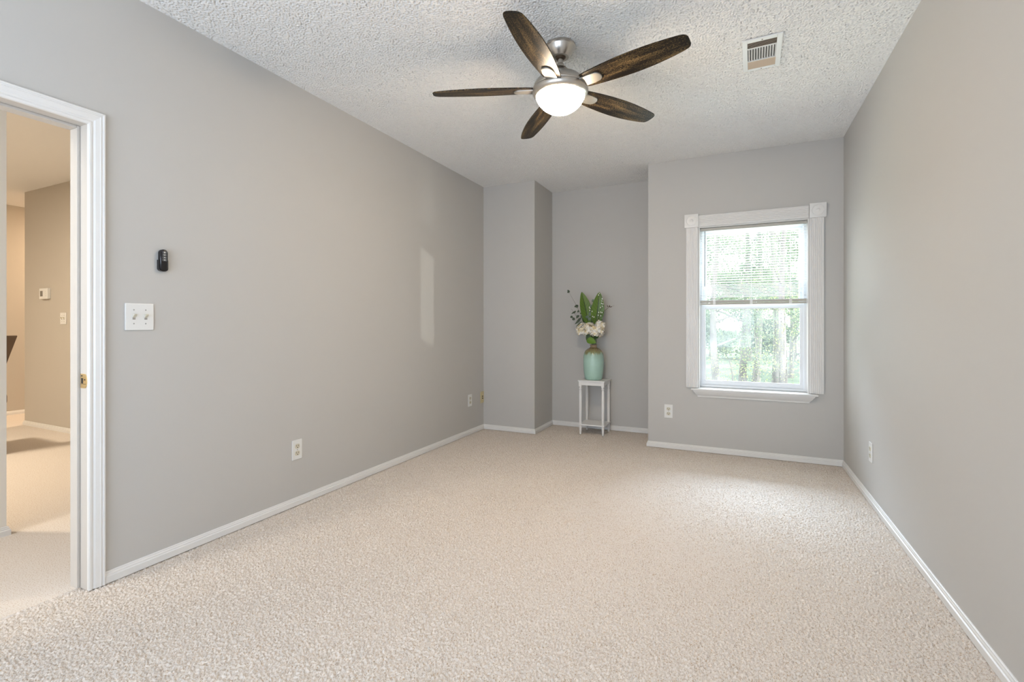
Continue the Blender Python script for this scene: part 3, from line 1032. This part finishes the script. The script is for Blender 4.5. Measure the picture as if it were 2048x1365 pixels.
def make_blade(ang):
    bm = nb()
    ol = blade_outline()
    prism(bm, ol, -0.003, 0.003, 'XY')
    es = [e for e in bm.edges if abs(e.verts[0].co.z - e.verts[1].co.z) < 1e-6]
    bmesh.ops.bevel(bm, geom=es, offset=0.0022, segments=2, profile=0.5, affect='EDGES')
    mt = Matrix.Translation((0, 0, -0.224)) @ Matrix.Rotation(ang, 4, 'Z') @ Matrix.Rotation(rad(-12), 4, 'X')
    b = obj('blade', bm, 'blade', fan, mtx=mt)
    bm = nb()
    pts = [(0.118, 0.032), (0.190, 0.031)]
    for k in range(1, 10):
        a = PI / 2 - PI * k / 10
        pts.append((0.208 + 0.030 * math.cos(a), 0.030 * math.sin(a)))
    pts += [(0.190, -0.031), (0.118, -0.032)]
    prism(bm, pts, -0.0095, -0.0035, 'XY')
    es = [e for e in bm.edges if all(v.co.z < -0.009 for v in e.verts)]
    bmesh.ops.bevel(bm, geom=es, offset=0.003, segments=3, profile=0.5, affect='EDGES')
    obj('blade_arm', bm, 'nickel_light', b, smooth=True)


for k in range(5):
    make_blade(rad(128.5 + 72 * k))

# ------------------------------------------------------------------ plant stand
SXc, SYc = -1.2815, 4.665
st = thing('plant_stand', 'small square white wooden plant stand with turned legs in the alcove', 'plant stand', (SXc, SYc, 0))
hw = 0.134
bm = nb()
box(bm, -hw, hw, -hw, hw, 0.520, 0.530, bevel=0.003)
box(bm, -hw + 0.006, hw - 0.006, -hw + 0.006, hw - 0.006, 0.512, 0.5205, bevel=0.002)
obj('top', bm, 'stand', st)
bm = nb()
lx = 0.112
for s in (-1, 1):
    box(bm, -lx, lx, s * lx - 0.008, s * lx + 0.008, 0.482, 0.513)
    box(bm, s * lx - 0.008, s * lx + 0.008, -lx, lx, 0.482, 0.513)
obj('apron', bm, 'stand', st)
obj('shelf', BX(-0.128, 0.128, -0.128, 0.128, 0.088, 0.100, bevel=0.003), 'stand', st)
lp = [(0.0, 0.484), (0.0135, 0.484), (0.0135, 0.462), (0.010, 0.459), (0.0135, 0.455), (0.0135, 0.445), (0.0105, 0.441), (0.0130, 0.425), (0.0152, 0.38), (0.0150, 0.30), (0.0140, 0.20), (0.0132, 0.13), (0.0140, 0.10), (0.0135, 0.088), (0.0135, 0.060), (0.0105, 0.057), (0.0130, 0.050), (0.0120, 0.040), (0.0085, 0.0), (0.0, 0.0)]
for sx_ in (-1, 1):
    for sy_ in (-1, 1):
        bm = nb()
        lathe(bm, lp, 16, (sx_ * lx, sy_ * lx, 0))
        box(bm, sx_ * lx - 0.0135, sx_ * lx + 0.0135, sy_ * lx - 0.0135, sy_ * lx + 0.0135, 0.470, 0.513)
        obj('leg', bm, 'stand', st, True)

# ------------------------------------------------------------------ vase
VXc, VYc, VZ = -1.292, 4.66, 0.530
vs = thing('vase', 'aqua celadon ribbed bottle vase with brown neck on the white stand', 'vase', (VXc, VYc, VZ))
prof = [(0.0, 0.0), (0.078, 0.0), (0.084, 0.006), (0.089, 0.03), (0.096, 0.08), (0.100, 0.14), (0.101, 0.19), (0.099, 0.235), (0.093, 0.262), (0.080, 0.286), (0.060, 0.304), (0.042, 0.314), (0.034, 0.320)]
pr2 = []
for i in range(len(prof) - 1):
    for k in range(4):
        a, b = prof[i], prof[i + 1]
        pr2.append((a[0] + (b[0] - a[0]) * k / 4, a[1] + (b[1] - a[1]) * k / 4))
pr2.append(prof[-1])
pr2 += [(0.0, 0.320)]
obj('body', lathe(nb(), pr2, 56), 'vase', vs, True)
obj('neck', lathe(nb(), [(0.033, 0.318), (0.031, 0.325), (0.032, 0.338), (0.036, 0.343), (0.036, 0.347), (0.030, 0.348), (0.026, 0.342), (0.026, 0.318)], 40), 'jute', vs, True)
NK = Vector((VXc, VYc, VZ + 0.33))


def set_leafuv(o, data):
    a = o.data.attributes.new('leafuv', 'FLOAT_VECTOR', 'POINT')
    a.data.foreach_set('vector', np.array(data, dtype=np.float32).ravel())


camR = Vector((math.cos(rad(25.162)), math.sin(rad(25.162)), 0))
camF = Vector((-math.sin(rad(25.162)), math.cos(rad(25.162)), 0))


def leaf_mesh(bm, base, tip, width, normal, bend=0.0, nu=9, nv=20, belly=0.5, cup=0.15, uv=None, ruffle=0.0, seed=0):
    """leaf as a cupped thin sheet with thickness, base->tip"""
    rs_ = random.Random(seed)
    base, tip = Vector(base), Vector(tip)
    L = (tip - base).length
    d = (tip - base).normalized()
    s = d.cross(Vector(normal)).normalized()
    n = s.cross(d).normalized()
    G = []
    for side in (0, 1):
        g = []
        for j in range(nv + 1):
            v = j / nv
            hwid = width / 2 * (math.sin(PI * v ** belly) ** 0.75 if 0 < v < 1 else 0.0) + 0.0004
            row = []
            for i in range(nu):
                u = -1 + 2 * i / (nu - 1)
                p = base + d * (L * v) + s * (u * hwid) + n * (bend * L * math.sin(PI * v) + cup * abs(u) * hwid + ruffle * math.sin(v * 26 + (3 if u > 0 else 0)) * abs(u) ** 2 * width)
                p += n * (0.0004 if side == 0 else -0.0004)
                row.append(bm.verts.new(p))
                if uv is not None:
                    uv.append((u, v, 0))
            g.append(row)
        G.append(g)
    for g in G:
        for j in range(nv):
            for i in range(nu - 1):
                bm.faces.new((g[j][i], g[j][i + 1], g[j + 1][i + 1], g[j + 1][i]))
    # edge strips
    a, b = G
    for j in range(nv):
        bm.faces.new((a[j][0], a[j + 1][0], b[j + 1][0], b[j][0]))
        bm.faces.new((a[j][-1], a[j + 1][-1], b[j + 1][-1], b[j][-1]))
    return bm


def broad_leaf(label, base, tip, width, nrm, lean):
    t = thing('broad_leaf', label, 'leaf', tuple(NK))
    uv = []
    bm = nb()
    leaf_mesh(bm, Vector(base) - NK, Vector(tip) - NK, width, nrm, 0.04, 11, 26, 0.82, 0.22, uv, 0.012)
    o = obj('leaf_blade', bm, 'broad_leaf', t, smooth=True)
    set_leafuv(o, uv)
    b = Vector(base) - NK
    tp = Vector(tip) - NK
    obj('stalk', tube(nb(), [(lean, 0.0, -0.03), (lean * 0.8 + b.x * 0.1, 0.0, 0.06), tuple(b), tuple(b + (tp - b) * 0.3)], [0.003, 0.003, 0.0028, 0.001], 8), 'stem', t, smooth=True)
    return t


toCam = -camF
broad_leaf('large pointed green leaf rising on the left of the bouquet', (-1.345, 4.665, 1.075), (-1.417, 4.668, 1.407), 0.118, toCam + camR * 0.15, -0.006)
broad_leaf('large pointed green leaf rising on the right of the bouquet', (-1.272, 4.675, 1.070), (-1.232, 4.66, 1.402), 0.128, toCam - camR * 0.1, 0.006)


def bloom(label, c, rx, rz, seed, nflo, dx):
    r_ = random.Random(seed)
    c = Vector(c) - NK
    t = thing('hydrangea', label, 'flower', tuple(NK), group=None)
    bm = nb()
    for k in range(nflo):
        # fibonacci sphere
        y = 1 - 2 * (k + 0.5) / nflo
        ph = k * 2.39996
        rr = math.sqrt(1 - y * y)
        nrm = Vector((rr * math.cos(ph), rr * math.sin(ph), y))
        if nrm.z < -0.75:
            continue
        p = c + Vector((nrm.x * rx, nrm.y * rx * 0.9, nrm.z * rz)) * r_.uniform(0.74, 1.12)
        nrm = (nrm + Vector((r_.uniform(-.6, .6), r_.uniform(-.6, .6), r_.uniform(-.6, .6)))).normalized()
        a = nrm.orthogonal().normalized()
        b = nrm.cross(a)
        tw = r_.uniform(0, PI / 2)
        sz = r_.uniform(0.020, 0.028)
        for q in range(4):
            an = tw + q * PI / 2
            d = a * math.cos(an) + b * math.sin(an)
            e = nrm.cross(d)
            pts = [p, p + d * sz * 0.45 + e * sz * 0.42 + nrm * 0.002, p + d * sz * 0.95 + e * sz * 0.30 + nrm * 0.005, p + d * sz * 1.08 + nrm * 0.003, p + d * sz * 0.95 - e * sz * 0.30 + nrm * 0.005, p + d * sz * 0.45 - e * sz * 0.42 + nrm * 0.002]
            V1 = [bm.verts.new(x) for x in pts]
            V2 = [bm.verts.new(x - nrm * 0.0006) for x in pts]
            bm.faces.new(V1); bm.faces.new(V2[::-1])
            for i in range(6):
                bm.faces.new((V1[i], V1[(i + 1) % 6], V2[(i + 1) % 6], V2[i]))
    obj('bloom', bm, 'petal', t)
    obj('stalk', tube(nb(), [(dx, 0.003, -0.03), (dx * 1.5, 0.003, 0.02), tuple(c * 0.6), tuple(c)], 0.003, 8), 'stem', t, smooth=True)
    return t


bloom('cream hydrangea bloom on the left of the bouquet', (-1.393, 4.625, 1.025), 0.060, 0.054, 1, 70, -0.010)
bloom('cream hydrangea bloom on the right of the bouquet', (-1.243, 4.615, 1.010), 0.058, 0.052, 2, 70, 0.012)
bloom('cream hydrangea bloom in the middle, between the other two', (-1.318, 4.59, 1.035), 0.056, 0.050, 3, 64, 0.0)
bloom('smaller cream hydrangea bloom at the top right, against the broad leaf', (-1.222, 4.64, 1.070), 0.036, 0.036, 4, 34, 0.016)

# small lime leaf drooping over the vase neck
t = thing('lime_leaf', 'small rounded lime-green leaf hanging over the vase neck', 'leaf', tuple(NK))
bm = nb()
c = Vector((-1.300, 4.612, 0.908)) - NK
leaf_mesh(bm, c + Vector((-0.048, 0, 0.018)), c + Vector((0.046, 0.0, -0.012)), 0.072, toCam + Vector((0, 0, 0.45)), 0.05, 7, 12, 0.75, 0.2)
obj('leaf_blade', bm, 'lime_leaf', t, smooth=True)
obj('stalk', tube(nb(), [(0.0, -0.02, -0.03), (-0.01, -0.03, 0.03), tuple(c + Vector((-0.046, 0, 0.018)))], 0.002, 6), 'stem', t, smooth=True)


def px(u, v, y):
    """world point seen at photo pixel (u,v) on the plane at depth y (measuring aid)"""
    r = camF + camR * ((u - 1024) / 957.26) + Vector((0, 0, (650.33 - v) / 957.26))
    tt = y / r.y
    return Vector((0, 0, 1.073)) + r * tt


def sprig(name, label, cat, pts, leaves, m_leaf, m_stem, rad_, dx):
    t = thing(name, label, cat, tuple(NK))
    P = [Vector((dx, 0, -0.03)), Vector((dx * 1.5, 0, 0.03))] + [Vector(p) - NK for p in pts]
    obj('stalk', tube(nb(), P, [rad_] * (len(P) - 1) + [rad_ * 0.5], 6), m_stem, t, smooth=True)
    for k, (b, e, wd) in enumerate(leaves):
        bm = nb()
        leaf_mesh(bm, Vector(b) - NK, Vector(e) - NK, wd, toCam + Vector((0.2 * math.sin(k * 2.1), 0, 0.5 * math.cos(k * 1.7))), 0.05, 5, 8, 0.7, 0.2)
        obj('leaf', bm, m_leaf, t, smooth=True)
    return t


Z8 = 10.5   # zoom factor used when reading the bouquet


def bq(a, b, y=4.655):
    return px(1130 + a / Z8, 570 + b / Z8, y)


sprig('eucalyptus_sprig', 'tall thin dark eucalyptus stem leaning out at the upper left', 'sprig',
      [bq(420, 900), bq(330, 620), bq(215, 390), bq(75, 140)],
      [(bq(90, 165), bq(55, 105), 0.022), (bq(85, 150), bq(45, 160), 0.018), (bq(280, 430), bq(195, 465), 0.030), (bq(275, 470), bq(215, 440), 0.026), (bq(300, 540), bq(255, 580), 0.02)],
      'euc', 'twig', 0.0013, -0.012)
lv = [(bq(235, 550), bq(135, 615), .016), (bq(215, 570), bq(175, 600), .014), (bq(160, 660), bq(110, 690), .028), (bq(210, 705), bq(150, 735), .030),
      (bq(300, 640), bq(230, 705), .020), (bq(270, 640), bq(240, 690), .018), (bq(340, 690), bq(235, 790), .022), (bq(320, 740), bq(205, 830), .020), (bq(350, 780), bq(235, 885), .018), (bq(380, 700), bq(330, 640), .030), (bq(330, 620), bq(350, 590), .03), (bq(440, 740), bq(380, 690), .032)]
sprig('eucalyptus_sprig', 'leafy dark eucalyptus spray drooping on the left of the bouquet', 'sprig',
      [bq(430, 920), bq(340, 780), bq(230, 650), bq(130, 500)], lv, 'euc', 'twig', 0.0012, -0.015)
lv = [(bq(560, 470), bq(530, 420), .034), (bq(560, 470), bq(610, 440), .030), (bq(570, 520), bq(530, 560), .03), (bq(480, 730), bq(550, 700), .028), (bq(480, 700), bq(440, 640), .04), (bq(560, 620), bq(490, 600), .04), (bq(570, 640), bq(610, 600), .03), (bq(560, 340), bq(630, 330), .03)]
sprig('eucalyptus_sprig', 'pale grey-green eucalyptus spray between the two broad leaves', 'sprig',
      [bq(540, 850, 4.64), bq(555, 600, 4.64), bq(565, 330, 4.645)], lv, 'euc_light', 'stem', 0.0013, 0.0)
lv = [(bq(520, 1040, 4.63), bq(455, 1180, 4.63), .05), (bq(600, 1040, 4.64), bq(620, 1180, 4.64), .05), (bq(560, 1030, 4.65), bq(520, 1150, 4.65), .05), (bq(640, 1030, 4.65), bq(690, 1130, 4.65), .045),
      (bq(430, 800, 4.67), bq(370, 650, 4.67), .05), (bq(520, 800, 4.68), bq(560, 640, 4.68), .06), (bq(460, 800, 4.68), bq(490, 660, 4.68), .05), (bq(700, 800, 4.68), bq(770, 690, 4.68), .05), (bq(620, 800, 4.68), bq(600, 660, 4.68), .05)]
sprig('leafy_stem', 'dark green leafy stem filling in round the hydrangea blooms', 'sprig',
      [bq(570, 1100, 4.67), bq(560, 900, 4.68), bq(540, 700, 4.685)], lv, 'dark_leaf', 'stem', 0.0015, 0.004)
sprig('twig', 'bare brown twig reaching out to the right of the bouquet', 'twig',
      [bq(640, 850), bq(740, 640), bq(830, 545), bq(930, 465), bq(1040, 440)],
      [(bq(920, 470), bq(945, 430), .010), (bq(900, 470), bq(885, 425), .006), (bq(935, 465), bq(990, 460), .007)], 'twig', 'twig', 0.0014, 0.014)
# white-budded stem in front of the right-hand leaf
t = thing('budding_stem', 'thin stem of small white buds in front of the right broad leaf', 'sprig', tuple(NK))
P = [Vector((0.01, -0.008, -0.03))] + [bq(a, b, 4.635) - NK for a, b in ((640, 900), (700, 700), (730, 560), (780, 430), (775, 300), (725, 190))]
bm = tube(nb(), P, [0.0014] * 6 + [0.0008], 6)
tube(bm, [bq(600, 900, 4.635) - NK, bq(590, 680, 4.635) - NK, bq(520, 480, 4.635) - NK], 0.001, 6)
obj('stalk', bm, 'twig', t, smooth=True)
for (a, b) in ((722, 180), (705, 215), (780, 295), (775, 340), (768, 390), (795, 402), (788, 450), (745, 480), (708, 580), (748, 575), (778, 585), (697, 640), (750, 650), (512, 470), (525, 495), (520, 540), (568, 558), (578, 665), (608, 678)):
    c = bq(a, b, 4.63) - NK
    obj('bud', lathe(nb(), [(0, -0.0085), (0.004, -0.005), (0.0055, 0.0), (0.0038, 0.005), (0, 0.008)], 8, tuple(c)), 'bud', t, True)

# ------------------------------------------------------------------ chair glimpsed beyond the hall corner
cx, cy = -5.5, 1.60
t = thing('dining_chair', 'brown leather chair mostly hidden behind the hall wall end', 'chair', (cx, cy, 0), rad(0))
bm = nb()
A = [(-0.05, -0.17), (0.05, -0.17), (0.05, 0.17), (-0.05, 0.17)]
lv_ = []
for z, hw_, x in ((0.50, 0.155, 0.0), (0.65, 0.175, 0.01), (0.80, 0.210, 0.03), (0.98, 0.252, 0.06), (0.985, 0.248, 0.062)):
    lv_.append([bm.verts.new((x + sx_ * 0.03, sy_ * hw_, z)) for sx_, sy_ in ((-1, -1), (1, -1), (1, 1), (-1, 1))])
for P0, P1 in zip(lv_, lv_[1:]):
    for i in range(4):
        bm.faces.new((P0[i], P0[(i + 1) % 4], P1[(i + 1) % 4], P1[i]))
bm.faces.new(lv_[0]); bm.faces.new(lv_[-1][::-1])
obj('backrest', bm, 'brown_leather', t)
obj('seat', BX(-0.45, 0.02, -0.22, 0.22, 0.42, 0.50, bevel=0.02), 'brown_leather', t)
for lx_, ly_ in ((-0.42, -0.19), (-0.42, 0.19), (-0.01, -0.19), (-0.01, 0.19)):
    obj('leg', BX(lx_ - 0.02, lx_ + 0.02, ly_ - 0.02, ly_ + 0.02, 0, 0.425), 'dark_wood', t)

# ------------------------------------------------------------------ outdoors
GZ = -2.3
bm = nb()
nx_, ny_ = 40, 40
G = [[None] * (ny_ + 1) for _ in range(nx_ + 1)]
rr = random.Random(5)
for i in range(nx_ + 1):
    for j in range(ny_ + 1):
        x = -60 + 120 * i / nx_
        y = 5.2 + 95 * j / ny_
        z = GZ + 0.25 * math.sin(x * 0.21 + 1) * math.cos(y * 0.17) + max(0, (y - 34)) * 0.035
        G[i][j] = bm.verts.new((x, y, z))
for i in range(nx_):
    for j in range(ny_):
        bm.faces.new((G[i][j], G[i + 1][j], G[i + 1][j + 1], G[i][j + 1]))
o = obj('ground_lawn', bm, 'lawn', None, smooth=True)
tag(o, 'sloping lawn outside under the trees', 'lawn', kind='structure')


def tree(label, x, y, r0, h, lean, m_leaf, nleaf, crown, seed, leafsize=0.10, low=0.25, branches=6, cat='tree', spread=1.0):
    r_ = random.Random(seed)
    t = thing('tree', label, cat, (x, y, GZ - 0.15), group=None)
    P, R = [], []
    n = 9
    for i in range(n + 1):
        u = i / n
        P.append(Vector((lean[0] * u * h + 0.12 * math.sin(u * 5 + seed), lean[1] * u * h + 0.10 * math.cos(u * 4 + seed * 2), u * h)))
        R.append(r0 * (1.25 - 0.95 * u) if i else r0 * 1.6)
    bm = tube(nb(), P, R, 10)
    ends = []
    for b in range(branches):
        u = low + (1 - low) * (b + r_.random() * 0.6) / branches
        k = min(n - 1, int(u * n))
        p0 = P[k].lerp(P[k + 1], u * n - k)
        az = r_.uniform(0, 2 * PI)
        L = crown * r_.uniform(0.6, 1.0) * (1.1 - 0.5 * u)
        p1 = p0 + Vector((math.cos(az) * L * 0.5, math.sin(az) * L * 0.5, L * 0.22))
        p2 = p0 + Vector((math.cos(az) * L, math.sin(az) * L, L * r_.uniform(0.15, 0.55)))
        rb = r0 * (0.45 - 0.28 * u)
        tube(bm, [p0, p1, p2], [rb, rb * 0.6, rb * 0.2], 6)
        ends += [p1, p1.lerp(p2, 0.5), p2]
    ends.append(P[-1])
    obj('trunk', bm, 'bark', t, smooth=True)
    # leaves: one quad each, scattered in drooping sprays round the branch ends
    cl = []
    for e in ends:
        for q in range(3):
            cl.append((e + Vector((r_.gauss(0, .45), r_.gauss(0, .45), r_.gauss(0, .35))) * spread, r_.uniform(0.25, 0.55) * spread))
    rn = np.random.default_rng(seed)
    idx = rn.integers(0, len(cl), nleaf)
    C = np.array([c[0][:] for c in cl])[idx] + rn.standard_normal((nleaf, 3)) * np.array([c[1] for c in cl])[idx, None] * np.array([1, 1, .6])
    C = C[C[:, 2] > 0.3]
    m_ = len(C)
    A_ = rn.standard_normal((m_, 3)); A_ /= np.linalg.norm(A_, axis=1)[:, None]
    B_ = np.cross(A_, rn.standard_normal((m_, 3))); B_ /= np.linalg.norm(B_, axis=1)[:, None]
    s_ = (leafsize * rn.uniform(0.6, 1.3, m_))[:, None]
    V = np.stack([C - A_ * s_ * .5, C + B_ * s_ * .32, C + A_ * s_ * .5, C - B_ * s_ * .32], 1).reshape(-1, 3)
    me = bpy.data.meshes.new('foliage')
    F = np.arange(m_ * 4, dtype=np.int32)
    me.vertices.add(m_ * 4); me.vertices.foreach_set('co', V.astype(np.float32).ravel())
    me.loops.add(m_ * 4); me.loops.foreach_set('vertex_index', F)
    me.polygons.add(m_)
    me.polygons.foreach_set('loop_start', np.arange(0, m_ * 4, 4, dtype=np.int32))
    me.polygons.foreach_set('loop_total', np.full(m_, 4, dtype=np.int32))
    me.update(calc_edges=True)
    me.materials.append(M[m_leaf])
    fo = bpy.data.objects.new('foliage', me)
    COL.objects.link(fo)
    fo.parent = t
    return t


def tx(u, y):
    """x of a point seen at photo column u at depth y"""
    return px(u, 650, y).x


trees = [
    ('thick pale trunk just left of the middle of the lower pane', tx(1490, 26), 26, 0.15, 11, (0.00, 0.0), 'foliage_b', 6500, 2.6, 11, .085, .30),
    ('dark trunk in the middle of the lower pane', tx(1514, 29), 29, 0.15, 12, (0.01, 0.0), 'foliage_a', 6500, 2.8, 12, .085, .32),
    ('pale sunlit trunk right of the middle of the lower pane', tx(1547, 24), 24, 0.15, 11, (0.005, 0.0), 'foliage_a', 5500, 2.4, 13, .075, .40),
    ('leaning forked tree crossing the upper right of the window', tx(1556, 20), 20, 0.13, 9, (0.045, 0.0), 'foliage_a', 2000, 1.8, 14, .06, .55),
    ('bushy tree filling the left of the window', tx(1432, 22), 22, 0.15, 8.0, (0.0, 0.0), 'foliage_a', 9000, 2.4, 15, .07, .25),
    ('mid-green tree behind the left pane edge', tx(1405, 31), 31, 0.2, 10, (0.0, 0.0), 'foliage_b', 8000, 2.6, 16, .10, .2),
    ('young yellow-green sapling low at the left of the lower pane', tx(1458, 17), 17, 0.04, 2.4, (0.0, 0.0), 'foliage_c', 900, 0.35, 17, .05, .6),
    ('bright yellow-green tree at the right edge of the window', tx(1616, 15), 15, 0.06, 4.6, (0.0, 0.0), 'foliage_c', 2600, 0.9, 18, .05, .3),
    ('slender tree right of the pale trunk', tx(1580, 33), 33, 0.12, 10, (0.0, 0.0), 'foliage_b', 6500, 2.6, 19, .09, .2),
    ('bushy tree outside the right edge of the window', tx(1650, 25), 25, 0.2, 10, (0.0, 0.0), 'foliage_a', 6000, 2.8, 20, .13, .2),
    ('broad tree outside the left edge of the window', tx(1340, 24), 24, 0.2, 10, (0.0, 0.0), 'foliage_b', 6000, 2.8, 21, .13, .2),
    ('far bushy tree behind the middle trunks', tx(1500, 44), 44, 0.2, 8, (0.0, 0.0), 'foliage_b', 9000, 3.8, 22, .26, .05),
    ('far bushy tree behind the right pane edge', tx(1590, 46), 46, 0.2, 7, (0.0, 0.0), 'foliage_a', 9000, 4.0, 23, .26, .05),
    ('far bushy tree behind the left trunks', tx(1425, 47), 47, 0.2, 8, (0.0, 0.0), 'foliage_a', 9000, 4.0, 24, .26, .05),
    ('thin sapling between the left and middle trunks', tx(1505, 22), 22, 0.03, 3.6, (0.06, 0.0), 'foliage_b', 900, 0.6, 25, .08, .4),
    ('leafy tree well to the right of the window view', 6.4, 24, 0.16, 10, (0.0, 0.0), 'foliage_a', 5500, 2.6, 31, .10, .2),
    ('leafy tree farther right, behind its neighbour', 9.6, 30, 0.18, 10, (0.0, 0.0), 'foliage_b', 5500, 2.8, 32, .12, .2),
    ('tree at the far right end of the row outside', 12.5, 25, 0.16, 9, (0.0, 0.0), 'foliage_a', 5500, 2.6, 33, .11, .2),
    ('leafy tree well to the left of the window view', -6.2, 25, 0.16, 10, (0.0, 0.0), 'foliage_a', 5500, 2.6, 34, .11, .2),
    ('tree at the far left end of the row outside', -10.5, 28, 0.18, 10, (0.0, 0.0), 'foliage_b', 5500, 2.8, 35, .12, .2),
]
for a in trees:
    tree(*a)
